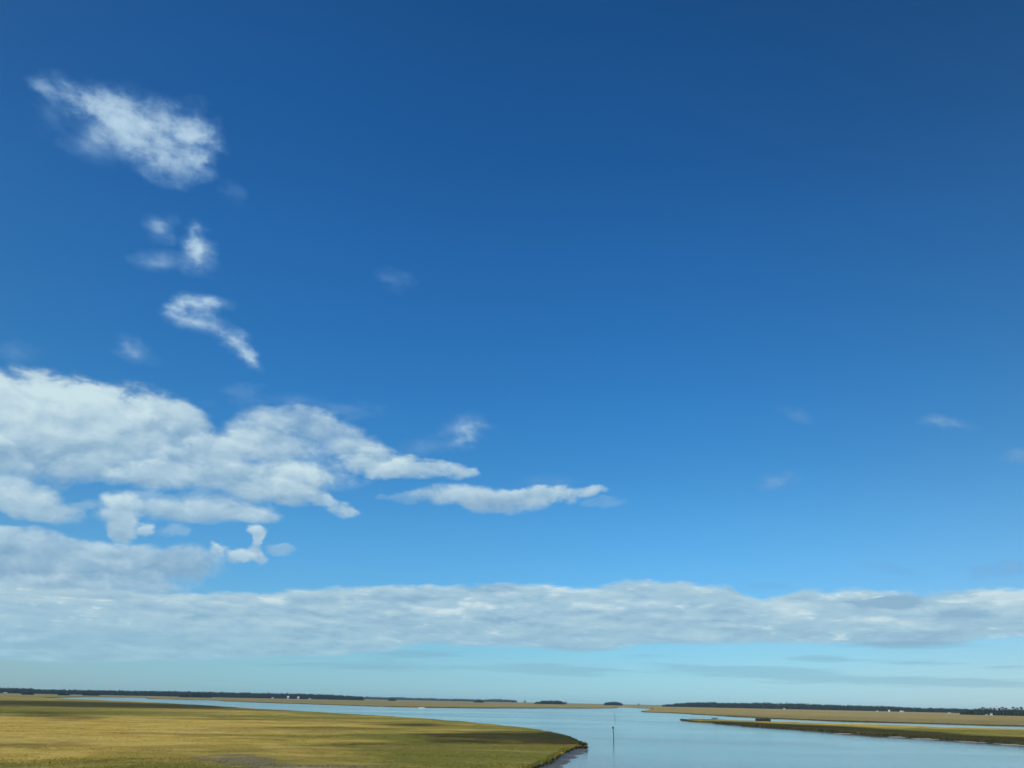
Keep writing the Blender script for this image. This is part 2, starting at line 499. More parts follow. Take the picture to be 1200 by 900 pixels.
STREAKS = [
    (450, 781, 110, 8, 1, 1.0), (660, 785, 150, 10, 1, 1.0), (955, 772, 60, 6, 1, 1.0), (1070, 776, 90, 5, 2, 0.8), (1180, 782, 60, 5, 0, 0.6),
    (870, 785, 190, 8, 2, 1.0), (960, 795, 260, 9, 1.5, 0.9), (1120, 800, 220, 9, 1, 0.9), (490, 767, 80, 7, -2, 1.0), (1060, 757, 120, 10, 0, 0.9),
    (760, 769, 60, 5, -2, 0.7), (330, 778, 90, 4, 0, 0.5),
]
DECK_TOP = [(-400, 660), (-60, 672), (0, 682), (120, 690), (200, 694), (300, 692), (400, 688), (480, 684), (560, 684), (600, 682), (640, 684),
            (690, 685), (760, 681), (840, 684), (890, 697), (950, 692), (1000, 689), (1050, 691), (1110, 694), (1150, 687), (1200, 684), (1300, 680), (1600, 690)]
DECK_BOT = [(-400, 765), (-60, 772), (0, 775), (200, 777), (300, 773), (400, 769), (450, 765), (490, 757), (560, 759), (600, 759), (650, 764),
            (700, 764), (760, 757), (840, 756), (950, 756), (1000, 757), (1060, 760), (1110, 757), (1150, 752), (1200, 748), (1300, 745), (1600, 750)]
sky_world()

# ------------------------------------------------------------------ object helpers
def link(o, parent=None):
    COL.objects.link(o)
    if parent is not None:
        o.parent = parent
    return o


def tag(o, label=None, cat=None, group=None, kind=None):
    for k, v in (('label', label), ('category', cat), ('group', group), ('kind', kind)):
        if v:
            o[k] = v
    return o


def empty(name, loc, rz=0.0):
    o = bpy.data.objects.new(name, None)
    o.location = loc
    o.rotation_euler = (0, 0, rz)
    o.empty_display_size = 1.0
    return link(o)


def mesh_np(name, verts, faces, mat, parent=None):
    """verts (n,3), faces (m,k) numpy arrays -> one mesh object"""
    me = bpy.data.meshes.new(name)
    verts = np.asarray(verts, np.float32)
    faces = np.asarray(faces, np.int32)
    m, k = faces.shape
    me.vertices.add(len(verts))
    me.vertices.foreach_set('co', verts.ravel())
    me.loops.add(m * k)
    me.loops.foreach_set('vertex_index', faces.ravel())
    me.polygons.add(m)
    me.polygons.foreach_set('loop_start', np.arange(0, m * k, k, dtype=np.int32))
    me.update()
    me.materials.append(mat)
    return link(bpy.data.objects.new(name, me), parent)


def mesh_bm(name, bm, mat, parent=None, smooth=False):
    me = bpy.data.meshes.new(name)
    bmesh.ops.recalc_face_normals(bm, faces=bm.faces)
    bm.to_mesh(me)
    bm.free()
    for p in me.polygons:
        p.use_smooth = smooth
    me.materials.append(mat)
    return link(bpy.data.objects.new(name, me), parent)


def box(bm, c, s, rot=None):
    r = bmesh.ops.create_cube(bm, size=1.0)
    vs = r['verts']
    for v in vs:
        v.co = Vector((v.co.x * s[0], v.co.y * s[1], v.co.z * s[2]))
        if rot is not None:
            v.co = rot @ v.co
        v.co += Vector(c)


def cone(bm, p0, p1, r0, r1, n=10):
    p0, p1 = Vector(p0), Vector(p1)
    r = bmesh.ops.create_cone(bm, cap_ends=True, segments=n, radius1=r0, radius2=r1, depth=(p1 - p0).length)
    q = (p1 - p0).to_track_quat('Z', 'Y').to_matrix()
    for v in r['verts']:
        v.co = q @ v.co + (p0 + p1) / 2


# ------------------------------------------------------------------ materials
def new_mat(name):
    m = bpy.data.materials.new(name)
    m.use_nodes = True
    t = NT(m.node_tree)
    b = t.n['Principled BSDF']
    return m, t, b


def wpos(t):
    g = t.n.new('ShaderNodeNewGeometry')
    return g.outputs['Position']


def bump(t, b, h, strength, dist):
    n = t.n.new('ShaderNodeBump')
    n.inputs['Strength'].default_value = strength
    n.inputs['Distance'].default_value = dist
    t.put(n.inputs['Height'], h)
    t.l.new(n.outputs[0], b.inputs['Normal'])


def wblob(t, p, px, py, rx, ry, w):
    """an elliptic patch on the marsh, given by where it lies in the photograph"""
    n_, f_ = ground(px, py + ry, 1.0), ground(px, py - ry, 1.0)
    c = (n_ + f_) / 2
    ry_m = (f_ - n_).length / 2
    rx_m = rx * c.length / F
    return t.blob(p, (c.x, c.y), (rx_m, ry_m), math.atan2(-c.x, c.y), w)


GOLD = [(20, 872, 330, 30, 1.2), (150, 846, 300, 10, .9), (1000, 840, 400, 8, .8), (1050, 851, 250, 3, .5), (40, 848, 260, 12, .8), (200, 850, 240, 5, .9), (330, 850, 120, 5, .6), (60, 885, 200, 22, .7), (230, 832, 160, 4, .6), (380, 870, 120, 9, .35),
        (960, 838, 300, 3, .7), (1050, 852, 160, 3, .5), (450, 857, 80, 3, .4), (250, 872, 100, 8, .3)]
GREEN = [(560, 885, 150, 16, .9), (310, 862, 110, 5, .5), (380, 899, 120, 5, .7), (630, 884, 50, 14, .6), (480, 880, 90, 16, .5), (640, 862, 60, 8, .5),
         (1100, 866, 160, 5, .5), (30, 834, 90, 5, .7), (80, 838, 100, 3, .5), (20, 895, 60, 6, .5), (1080, 856, 260, 5, .6), (350, 842, 160, 3, .6), (430, 864, 110, 4, .6), (200, 860, 120, 2.5, .5), (130, 834.5, 120, 3, .7)]
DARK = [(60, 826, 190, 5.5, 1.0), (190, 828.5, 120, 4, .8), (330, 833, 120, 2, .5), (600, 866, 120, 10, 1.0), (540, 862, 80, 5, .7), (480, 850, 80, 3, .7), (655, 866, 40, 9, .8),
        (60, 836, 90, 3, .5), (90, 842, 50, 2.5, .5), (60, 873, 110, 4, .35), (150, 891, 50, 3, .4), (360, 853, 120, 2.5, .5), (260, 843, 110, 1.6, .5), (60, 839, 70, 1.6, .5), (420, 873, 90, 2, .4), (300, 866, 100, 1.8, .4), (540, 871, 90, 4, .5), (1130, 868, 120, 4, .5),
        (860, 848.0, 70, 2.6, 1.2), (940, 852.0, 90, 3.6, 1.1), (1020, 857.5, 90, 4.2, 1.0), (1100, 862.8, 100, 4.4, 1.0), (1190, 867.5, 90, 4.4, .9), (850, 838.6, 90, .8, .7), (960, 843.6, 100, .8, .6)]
PAN = [(300, 889, 70, 5, 1.0), (380, 894, 110, 4, .9), (285, 884, 40, 3, .7), (400, 862, 60, 3, .35)]


def grass_material(name, blades, far=False):
    m, t, b = new_mat(name)
    p = wpos(t)
    x, y, z = t.sep(p)
    p2 = t.xyz(x, y, 0.0)
    wrp = t.vm('SUBTRACT', t.noise(p2, 0.02, 4, 0.6, color=True), (0.5, 0.5, 0.5))
    pw = t.vm('ADD', p2, t.vm('MULTIPLY', wrp, (38, 70, 0)))
    wr2 = t.vm('SUBTRACT', t.noise(p2, 0.16, 3, 0.6, color=True), (0.5, 0.5, 0.5))
    pw = t.vm('ADD', pw, t.vm('MULTIPLY', wr2, (7, 12, 0)))

    def fld(lst):
        f = None
        for a in lst:
            bb = wblob(t, pw, *a)
            f = bb if f is None else t.m('MULTIPLY_ADD', t.m('SUBTRACT', 1.0, f), bb, f)
        return f
    n_big = t.noise(p2, 0.012, 5, 0.62, dist=0.5)
    n_mid = t.noise(p2, 0.07, 5, 0.65, dist=0.4)
    n_fin = t.noise(p2, 0.9, 4, 0.6)
    gold = t.m('ADD', t.ss(n_big, 0.40, 0.62, 0.0, 0.55), t.m('MULTIPLY', fld(GOLD), 1.2))
    gold = t.m('SUBTRACT', gold, t.m('MULTIPLY', fld(GREEN), 1.1))
    gold = t.m('ADD', gold, t.m('MULTIPLY', t.m('SUBTRACT', n_mid, 0.5), 1.1), clamp=True)
    green_c = t.mix(t.ss(n_fin, 0.35, 0.65), (0.130, 0.135, 0.020), (0.225, 0.205, 0.036))
    gold_c = t.mix(t.ss(n_mid, 0.38, 0.62), (0.44, 0.31, 0.055), (0.54, 0.40, 0.095))
    c = t.mix(gold, green_c, gold_c)
    brown = t.ss(t.noise(t.vm('MULTIPLY', p2, (0.5, 1, 1)), 0.035, 4, 0.6, dist=0.6), 0.50, 0.68)
    c = t.mix(t.m('MULTIPLY', brown, 0.6), c, (0.27, 0.175, 0.05))
    c = t.mix(t.m('MULTIPLY', t.ss(t.noise(t.vm('MULTIPLY', p2, (0.3, 1, 1)), 0.05, 4, 0.6, dist=0.3), 0.55, 0.72), 0.55), c, (0.52, 0.42, 0.17))
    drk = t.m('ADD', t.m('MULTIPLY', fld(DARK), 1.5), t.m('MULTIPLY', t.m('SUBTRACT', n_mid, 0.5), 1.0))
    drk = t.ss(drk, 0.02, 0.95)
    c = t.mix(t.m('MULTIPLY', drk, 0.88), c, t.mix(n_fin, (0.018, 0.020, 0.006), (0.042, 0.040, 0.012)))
    pan = t.ss(t.m('ADD', fld(PAN), t.m('MULTIPLY', t.m('SUBTRACT', n_mid, 0.5), 0.8)), 0.25, 0.5)
    c = t.mix(t.m('MULTIPLY', pan, t.ss(n_fin, 0.35, 0.6, 0.45, 0.85)), c, (0.155, 0.140, 0.095))
    if far:        # shorter, thinner, greyer growth on the far marsh
        c = t.mix(t.ss(n_big, 0.35, 0.65, 0.25, 0.75), t.vm('SCALE', c, scale=0.88), (0.235, 0.195, 0.105))
    # brown stems and mud low on the blades and banks: the foot of each plant
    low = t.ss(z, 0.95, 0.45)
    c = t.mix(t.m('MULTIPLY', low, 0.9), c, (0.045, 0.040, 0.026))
    fin = t.noise(t.vm('MULTIPLY', p, (1, 1, 0.3)), 3.5, 4, 0.7)
    c = t.mix(t.ss(fin, 0.25, 0.75), t.vm('SCALE', c, scale=0.88), t.vm('SCALE', c, scale=1.15))
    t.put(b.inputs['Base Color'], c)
    b.inputs['Roughness'].default_value = 0.75
    b.inputs['Specular IOR Level'].default_value = 0.04
    if not blades:
        bump(t, b, t.m('ADD', t.noise(p2, 1.6, 6, 0.7), t.m('MULTIPLY', t.noise(p2, 0.3, 4, 0.6), 1.5)), 0.8, 0.8)
    return m


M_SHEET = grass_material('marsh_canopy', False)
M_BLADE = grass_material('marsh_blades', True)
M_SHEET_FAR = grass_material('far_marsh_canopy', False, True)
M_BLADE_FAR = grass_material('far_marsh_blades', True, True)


def mud_material():
    m, t, b = new_mat('tidal_mud')
    p = wpos(t)
    n = t.noise(p, 0.5, 6, 0.65)
    n2 = t.noise(p, 0.09, 4, 0.6)
    c = t.mix(t.ss(n, 0.35, 0.65), (0.050, 0.048, 0.034), (0.095, 0.092, 0.068))
    c = t.mix(t.ss(n2, 0.45, 0.7, 0, .4), c, (0.16, 0.155, 0.135))
    t.put(b.inputs['Base Color'], c)
    t.put(b.inputs['Roughness'], t.ss(n2, 0.35, 0.6, 0.40, 0.75))
    bump(t, b, n, 0.5, 0.15)
    return m


def shell_material(a=(0.16, 0.13, 0.095), c=(0.36, 0.33, 0.26)):
    m, t, b = new_mat('oyster_shell')
    p = wpos(t)
    n = t.noise(p, 2.5, 5, 0.7)
    t.put(b.inputs['Base Color'], t.mix(t.ss(n, 0.35, 0.6), a, c))
    b.inputs['Roughness'].default_value = 0.8
    bump(t, b, n, 0.8, 0.1)
    return m


def water_material():
    m, t, b = new_mat('estuary_water')
    p = wpos(t)
    t.put(b.inputs['Base Color'], (0.035, 0.060, 0.060, 1))
    b.inputs['IOR'].default_value = 1.333
    b.inputs['Specular IOR Level'].default_value = 0.5
    big = t.noise(t.vm('MULTIPLY', p, (0.6, 1, 1)), 0.010, 4, 0.55)
    t.put(b.inputs['Roughness'], t.ss(big, 0.35, 0.65, 0.06, 0.11))
    w1 = t.noise(t.vm('MULTIPLY', p, (0.8, 1, 1)), 0.7, 4, 0.55, dist=0.4)
    w2 = t.noise(p, 2.6, 3, 0.5)
    h = t.m('ADD', t.m('MULTIPLY', w1, 0.8), t.m('MULTIPLY', w2, 0.25))
    bump(t, b, t.m('MULTIPLY', h, t.ss(big, 0.35, 0.65, 0.5, 1.1)), 0.30, 0.15)
    return m


def plain(name, col, rough=0.7, scale=4.0, vary=0.3):
    m, t, b = new_mat(name)
    n = t.noise(wpos(t), scale, 5, 0.6)
    dark = tuple(x * (1 - vary) for x in col)
    t.put(b.inputs['Base Color'], t.mix(t.ss(n, 0.3, 0.7), dark, tuple(min(1, x * (1 + vary * .5)) for x in col)))
    b.inputs['Roughness'].default_value = rough
    return m


def leaf_material(name, a, c2, scale=0.10):
    m, t, b = new_mat(name)
    p = wpos(t)
    n = t.noise(p, scale, 4, 0.6)
    n2 = t.noise(p, 0.8, 2, 0.6)
    c = t.mix(t.ss(n, 0.35, 0.65), a, c2)
    c = t.mix(t.ss(n2, 0.3, 0.7, 0, .5), c, tuple(x * 1.7 for x in c2))
    t.put(b.inputs['Base Color'], c)
    b.inputs['Roughness'].default_value = 0.8
    b.inputs['Specular IOR Level'].default_value = 0.1
    return m


M_MUD = mud_material()
M_SHELL = shell_material((0.13, 0.12, 0.095), (0.29, 0.28, 0.235))
M_WATER = water_material()
M_SHELLW = shell_material((0.66, 0.63, 0.56), (0.82, 0.80, 0.74))
M_LEAF = leaf_material('evergreen_leaves', (0.012, 0.020, 0.012), (0.024, 0.034, 0.018))
M_PINE = leaf_material('pine_needles', (0.011, 0.019, 0.012), (0.022, 0.032, 0.018))
M_BARK = plain('bark', (0.11, 0.085, 0.065), 0.9, 1.0)
M_PILE = plain('weathered_timber', (0.075, 0.065, 0.055), 0.85, 3.0, 0.5)
M_TIDE = plain('barnacled_timber', (0.040, 0.042, 0.036), 0.9, 6.0, 0.5)
M_BOARD = plain('red_dayboard_paint', (0.16, 0.05, 0.05), 0.5, 2.0, 0.2)
M_BOARDG = plain('green_dayboard_paint', (0.045, 0.15, 0.08), 0.5, 2.0, 0.2)
M_STEEL = plain('galvanised_steel', (0.35, 0.36, 0.36), 0.4, 4.0, 0.2)
M_WALL = plain('white_siding', (0.62, 0.61, 0.58), 0.6, 0.6, 0.08)
M_ROOFW = plain('pale_metal_roof', (0.58, 0.58, 0.56), 0.4, 0.5, 0.06)
M_ROOF = plain('grey_shingle', (0.20, 0.20, 0.20), 0.8, 0.8, 0.2)
M_PANE = plain('window_glass', (0.05, 0.07, 0.09), 0.1, 1.0, 0.1)
M_DOOR = plain('painted_door', (0.20, 0.10, 0.07), 0.5, 1.0, 0.1)
M_THATCH = plain('dry_brush', (0.045, 0.040, 0.028), 0.95, 3.0, 0.5)

# ------------------------------------------------------------------ ground, water
R = 12000.0


def disc(name, z, mat, n=96):
    bm = bmesh.new()
    rs = [0, 40, 150, 500, 1500, 4500, R]
    prev = None
    for r in rs[1:]:
        ring = [bm.verts.new((r * math.cos(2 * math.pi * i / n), r * math.sin(2 * math.pi * i / n), z)) for i in range(n)]
        if prev is None:
            bm.faces.new(ring)
        else:
            for i in range(n):
                bm.faces.new((prev[i], prev[(i + 1) % n], ring[(i + 1) % n], ring[i]))
        prev = ring
    return mesh_bm(name, bm, mat)


tag(disc('ground', -1.6, M_MUD), kind='structure')
tag(disc('water', 0.0, M_WATER), kind='structure')

TOP = 1.05


def resample(pts, fine=True):
    """pts: list of Vector (xy). adds points along the edges with a natural wiggle"""
    out = []
    n = len(pts)
    for i in range(n):
        a, b = pts[i], pts[(i + 1) % n]
        L = (b - a).length
        dm = (a.length + b.length) / 2
        if dm > 10500 or L < 1e-3:
            out.append(a)
            continue
        step = max(2.0, dm * 0.006)
        k = max(1, min(60, int(L / step)))
        nrm = Vector((-(b - a).y, (b - a).x)) / L
        amp = min(L * 0.05, 1.3 + dm * 0.0028)
        ph = random.uniform(0, 6.28)
        ph2 = random.uniform(0, 6.28)
        for j in range(k):
            f = j / k
            env = math.sin(math.pi * f)
            w = (math.sin(ph + f * k * 0.35) * 0.5 + math.sin(ph2 + f * k * 0.9) * 0.3 + random.uniform(-.35, .35)) * amp * min(1, env * 3)
            out.append(a.lerp(b, f) + nrm * w)
    return out


def slab(name, pts, mat, top=TOP, inset=0.9):
    """land that stands out of the water: a level top and a sloping bank down into the water"""
    w = resample(pts)
    n = len(w)
    area = sum(w[i].x * w[(i + 1) % n].y - w[(i + 1) % n].x * w[i].y for i in range(n))
    sgn = 1 if area > 0 else -1
    def off(d):
        o = []
        for i in range(n):
            tdir = (w[(i + 1) % n] - w[i - 1])
            if tdir.length < 1e-6:
                o.append(w[i])
                continue
            tdir.normalize()
            o.append(w[i] + Vector((-tdir.y, tdir.x)) * sgn * d)
        return o
    bm = bmesh.new()
    rings = []
    for d, z in ((inset, top), (inset * 0.25, top * 0.62), (-0.1, 0.12), (-1.2, -0.5)):
        rings.append([bm.verts.new((p.x, p.y, z + (random.uniform(-.12, .12) if z > .3 else 0))) for p in off(d)])
    for a, b in zip(rings, rings[1:]):
        for i in range(n):
            bm.faces.new((a[i], a[(i + 1) % n], b[(i + 1) % n], b[i]))
    tris = tessellate_polygon([[v.co.copy() for v in rings[0]]])
    for t3 in tris:
        try:
            bm.faces.new([rings[0][i] for i in t3])
        except ValueError:
            pass
    o = mesh_bm(name, bm, mat)
    return tag(o, kind='structure'), w


def G(px, py, z=0.0):
    g = ground(px, py, z)
    return Vector((g.x, g.y))


shared = [G(-900, 797.5, TOP), G(-400, 807.3, TOP), (G(-150, 812.3, TOP)), G(0, 816.3, TOP), G(45, 817.0, TOP)]
A_far = [(100, 819.8), (150, 821.6), (200, 824.2), (250, 827), (300, 830.5), (350, 833), (400, 836), (450, 838.8), (500, 842), (550, 846), (600, 850.9),
         (620, 853.3), (640, 856.3), (655, 859.4), (668, 863), (676, 866.3), (682, 869.8), (685, 872.4)]
A_near = [(684, 875.3), (680, 877.2), (672, 879.6), (666, 882.5), (660, 886), (655, 889), (648, 893), (640, 897.5), (628, 903), (600, 915), (560, 940), (500, 1000),
          (300, 1150), (0, 1300), (-500, 1300), (-900, 1200)]
A_pts = shared + [G(x, y, TOP) for x, y in A_far] + [G(x, y) for x, y in A_near]
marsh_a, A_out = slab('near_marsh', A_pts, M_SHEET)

B_near = [(100, 816.9), (150, 817.2), (174, 817.5), (176, 818.9), (225, 820.1), (260, 820.9), (264, 821.7), (300, 823.1), (340, 824.4), (400, 826.4), (450, 828.1),
          (500, 829.1), (560, 829.9), (650, 830), (700, 830.2), (715, 829.9)]
B_back = [(719, 829.0, TOP), (722, 828.7, 0), (742, 829.3, 0), (755, 830.0, 0), (767, 830.7, 0), (767, 831.3, TOP), (760, 832.2, TOP), (754, 833.0, TOP), (753, 833.9, 0)]
C_near = [(760, 834.6), (780, 835.2), (800, 836.2), (820, 837.3), (860, 839.7), (900, 841.8), (940, 843.3), (990, 845.4), (1060, 847.2), (1100, 848.4), (1150, 850),
          (1200, 851.2), (1300, 853.7), (1600, 861), (2300, 878)]
arc = []
a_l = math.atan2(shared[0].x, shared[0].y)
cr_ = G(2300, 878)
a_r = math.atan2(cr_.x, cr_.y)
for i in range(25):
    a = a_r + (a_l - a_r) * i / 24
    arc.append(Vector((11500 * math.sin(a), 11500 * math.cos(a))))
F_pts = [Vector((p.x, p.y)) * 1.004 for p in shared] + [G(x, y) for x, y in B_near] + [G(*q) for q in B_back] + [G(x, y) for x, y in C_near] + arc
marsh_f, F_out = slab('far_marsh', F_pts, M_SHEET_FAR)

D_far = [(802, 842.7), (812, 842.2), (830, 842.5), (850, 843.5), (880, 844.6), (900, 845.5), (950, 846.9), (990, 848), (1060, 850), (1100, 852), (1150, 853.2),
         (1200, 854.2), (1300, 857), (1600, 865)]
D_near = [(1600, 893), (1300, 880), (1200, 873.5), (1150, 870), (1100, 866.5), (1050, 863.5), (990, 859.5), (940, 855.5), (900, 852.8), (870, 850.4), (840, 848),
          (815, 846), (803, 844.5), (798, 843.8)]
D_pts = [G(x, y, TOP) for x, y in D_far] + [G(x, y) for x, y in D_near]
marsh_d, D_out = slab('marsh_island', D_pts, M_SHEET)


# ------------------------------------------------------------------ mud flat off the point, shell banks
def strip(name, rows, mat, n=60, rough=0.06):
    """rows: lists of (px, py, z) from the land out into the water, each resampled to n points"""
    V = []
    for row in rows:
        P = [Vector((*G(x, y, 0), z)) for x, y, z in row]
        seg = [0]
        for a, b in zip(P, P[1:]):
            seg.append(seg[-1] + (b - a).length)
        for i in range(n):
            s_ = seg[-1] * i / (n - 1)
            k = max(j for j in range(len(seg)) if seg[j] <= s_ + 1e-6)
            k = min(k, len(P) - 2)
            V.append(P[k].lerp(P[k + 1], (s_ - seg[k]) / max(1e-6, seg[k + 1] - seg[k])))
    m = len(rows)
    k = 8
    fine = []
    for r in range(m - 1):
        for q in range(k):
            for i in range(n):
                fine.append(V[r * n + i].lerp(V[(r + 1) * n + i], q / k))
    fine += V[(m - 1) * n:]
    rowsn = (m - 1) * k + 1
    out = []
    for v in fine:
        f = math.sin(v.x * 0.31 + v.y * 0.17) * math.sin(v.y * 0.23 - v.x * 0.11) + 0.6 * math.sin(v.x * 0.9 + 1.3 * math.sin(v.y * 0.5)) * math.sin(v.y * 0.7)
        out.append((v.x, v.y, v.z + rough * f + random.uniform(-.3, .3) * rough))
    faces = [(r * n + i, r * n + i + 1, (r + 1) * n + i + 1, (r + 1) * n + i) for r in range(rowsn - 1) for i in range(n - 1)]
    o = mesh_np(name, out, faces, mat)
    for p in o.data.polygons:
        p.use_smooth = True
    return o


mud = strip('mud_flat', [
    [(676, 868, .20), (683, 872.5, .35), (680, 877, .35), (666, 882, .35), (655, 888.5, .35), (640, 897, .35), (600, 914, .35), (550, 945, .35)],
    [(678.5, 868.3, .06), (686, 873, .10), (685, 877.3, .10), (673, 882.7, .10), (662, 889, .10), (648, 897.2, .10), (618, 911, .10), (568, 945, .10)],
    [(681, 868.4, -.10), (689, 873.6, -.01), (690, 878, -.01), (679, 884.5, -.01), (669, 891, -.01), (657, 899, -.01), (630, 912, -.01), (582, 946, -.01)],
    [(684, 868.6, -.35), (694, 874, -.16), (695, 879, -.16), (688, 887, -.16), (680, 895, -.16), (669, 904, -.16), (646, 916, -.16), (598, 948, -.16)]],
    M_MUD, 140, 0.09)
tag(mud, kind='structure')


def shell_bank(x0, y0, x1, y1, depth_px, label, h=0.3, mat=None):
    a, b = ground(x0, y0), ground(x1, y1)
    L = (b - a).length
    dm = (a + b) / 2
    wd = (ground(x0, y0 - depth_px) - a).length
    wd = min(max(wd, 1.5), 14.0)
    d = (b - a).normalized()
    nrm = Vector((-d.y, d.x, 0))
    if nrm.dot(dm) < 0:
        nrm = -nrm
    n, k = 26, 7
    V = []
    for i in range(n):
        f = i / (n - 1)
        e = math.sin(math.pi * f) ** 0.6 * (0.65 + 0.35 * math.sin(f * 17 + x0))
        for j in range(k):
            g = j / (k - 1)
            z = h * e * math.sin(math.pi * g) ** 0.7 * random.uniform(.7, 1.2) - 0.04
            V.append(a + d * (L * f) + nrm * ((g - 0.35) * wd * e * random.uniform(.85, 1.1)) + Vector((0, 0, z)))
    faces = [(i * k + j, i * k + j + 1, (i + 1) * k + j + 1, (i + 1) * k + j) for i in range(n - 1) for j in range(k - 1)]
    o = mesh_np('shell_bank', V, faces, mat or M_SHELL)
    return tag(o, label, 'shell bank', 'pale shell banks at the water edge')


shell_bank(490, 829.5, 497, 829.7, 1.2, 'bright white shell bank on the far marsh edge, left of the channel markers', 0.9, M_SHELLW)
shell_bank(442, 828.2, 448, 828.4, 1.0, 'small dull shell bank on far marsh edge, just left of the bright white one', 0.6)
shell_bank(819, 846.9, 829, 847.8, 1.0, 'tiny pale shell bank below the tip of the right marsh island', 0.25)
shell_bank(980, 859.4, 992, 860.2, 1.2, 'small pale shell bank at the foot of the island, left of the long low one', 0.25)
shell_bank(1043, 863.5, 1055, 864.2, 1.2, 'short pale shell bank on the island shore, touching the end of the long low one', 0.28)
shell_bank(1068, 865.2, 1096, 866.8, 1.6, 'long low pale shell bank midway along the right island shore', 0.30)
shell_bank(1118, 868.3, 1152, 870.6, 1.3, 'thin pale shell strip between the long low bank and the tan one', 0.22)
shell_bank(1163, 871.3, 1215, 874.8, 2.0, 'wide tan shell bank where the island shore leaves the picture', 0.28)


# ------------------------------------------------------------------ grass blades
def inside(poly, x, y):
    px_ = np.array([p.x for p in poly]); py_ = np.array([p.y for p in poly])
    c = np.zeros(len(x), bool)
    j = len(poly) - 1
    for i in range(len(poly)):
        cond = (py_[i] > y) != (py_[j] > y)
        if cond.any():
            xi = (px_[j] - px_[i]) * (y - py_[i]) / (py_[j] - py_[i] + 1e-12) + px_[i]
            c ^= cond & (x < xi)
        j = i
    return c


def tufts(name, x, y, label, nb=4, hmin=0.38, hmax=0.58, z0=None, wmul=1.0, mat=None):
    n = len(x)
    d = np.hypot(x, y)
    V = np.zeros((n, nb, 3, 3), np.float32)
    w = (0.04 + d * 0.0005) * wmul
    for b in range(nb):
        a = rng.uniform(0, 2 * np.pi, n)
        lean = rng.uniform(0.05, 0.45, n)
        h = rng.uniform(hmin, hmax, n)
        rx = x + rng.normal(0, 1, n) * (0.15 + d * 0.0006)
        ry = y + rng.normal(0, 1, n) * (0.15 + d * 0.0006)
        zb = (TOP - 0.45) if z0 is None else z0
        zb = zb + rng.uniform(-0.1, 0.1, n)
        ca, sa = np.cos(a), np.sin(a)
        V[:, b, 0] = np.stack([rx - w * ca, ry - w * sa, zb], 1)
        V[:, b, 1] = np.stack([rx + w * ca, ry + w * sa, zb], 1)
        la = rng.uniform(0, 2 * np.pi, n)
        V[:, b, 2] = np.stack([rx + lean * np.cos(la), ry + lean * np.sin(la), zb + h], 1)
    V = V.reshape(-1, 3)
    Fc = np.arange(len(V), dtype=np.int32).reshape(-1, 3)
    o = mesh_np(name, V, Fc, mat or M_BLADE)
    return tag(o, label, 'marsh grass', None, 'stuff')


def polar_sample(poly, n, d0, d1, a0, a1):
    d = d0 * (d1 / d0) ** rng.uniform(0, 1, n)
    a = np.radians(rng.uniform(a0, a1, n))
    x, y = d * np.sin(a), d * np.cos(a)
    k = inside(poly, x, y)
    return x[k], y[k]


def edge_sample(poly, per, dmax=2500):
    X, Y = [], []
    n = len(poly)
    for i in range(n):
        a, b = poly[i], poly[(i + 1) % n]
        dm = ((a + b) / 2).length
        if dm > dmax or abs(math.degrees(math.atan2((a.x + b.x), (a.y + b.y)))) > 40 or (a + b).y < 0:
            continue
        L = (b - a).length
        k = int(L * per * min(1.0, 400 / dm)) + 1
        nrm = Vector((-(b - a).y, (b - a).x)) / max(L, 1e-6)
        for _ in range(k):
            p = a.lerp(b, random.random()) + nrm * random.gauss(0, 0.5)
            X.append(p.x); Y.append(p.y)
    X, Y = np.array(X), np.array(Y)
    k = inside(poly, X, Y)
    return X[k], Y[k]


x_, y_ = polar_sample(A_out, 190000, 100, 1500, -42, 9)
keep = np.ones(len(x_), bool)
for (cx_, cy_, rx_, ry_, w_) in PAN[:3]:
    nn, ff = ground(cx_, cy_ + ry_, 1.0), ground(cx_, cy_ - ry_, 1.0)
    cc = (nn + ff) / 2
    al_ = math.atan2(-cc.x, cc.y)
    ux_, uy_ = math.cos(al_), math.sin(al_)
    rxm, rym = rx_ * cc.length / F * .8, (ff - nn).length / 2 * .7
    lx_ = (x_ - cc.x) * ux_ + (y_ - cc.y) * uy_
    ly_ = -(x_ - cc.x) * uy_ + (y_ - cc.y) * ux_
    bar = (lx_ / rxm) ** 2 + (ly_ / rym) ** 2 + 0.35 * np.sin(x_ * .4) * np.sin(y_ * .3)
    keep &= (bar > 1.0) | (rng.uniform(0, 1, len(x_)) < 0.12)
x_, y_ = x_[keep], y_[keep]
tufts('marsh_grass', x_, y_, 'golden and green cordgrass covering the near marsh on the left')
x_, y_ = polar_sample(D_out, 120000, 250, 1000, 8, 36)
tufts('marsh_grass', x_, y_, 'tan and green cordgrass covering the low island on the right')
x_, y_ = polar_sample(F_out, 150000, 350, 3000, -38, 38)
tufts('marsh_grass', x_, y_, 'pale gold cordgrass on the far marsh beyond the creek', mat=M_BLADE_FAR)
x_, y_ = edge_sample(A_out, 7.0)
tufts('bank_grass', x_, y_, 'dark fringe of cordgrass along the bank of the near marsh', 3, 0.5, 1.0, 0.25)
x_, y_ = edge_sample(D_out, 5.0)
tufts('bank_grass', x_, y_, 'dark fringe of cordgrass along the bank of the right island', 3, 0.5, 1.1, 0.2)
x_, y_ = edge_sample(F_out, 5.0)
tufts('bank_grass', x_, y_, 'fringe of cordgrass along the bank of the far marsh', 3, 0.5, 1.0, 0.25, mat=M_BLADE_FAR)


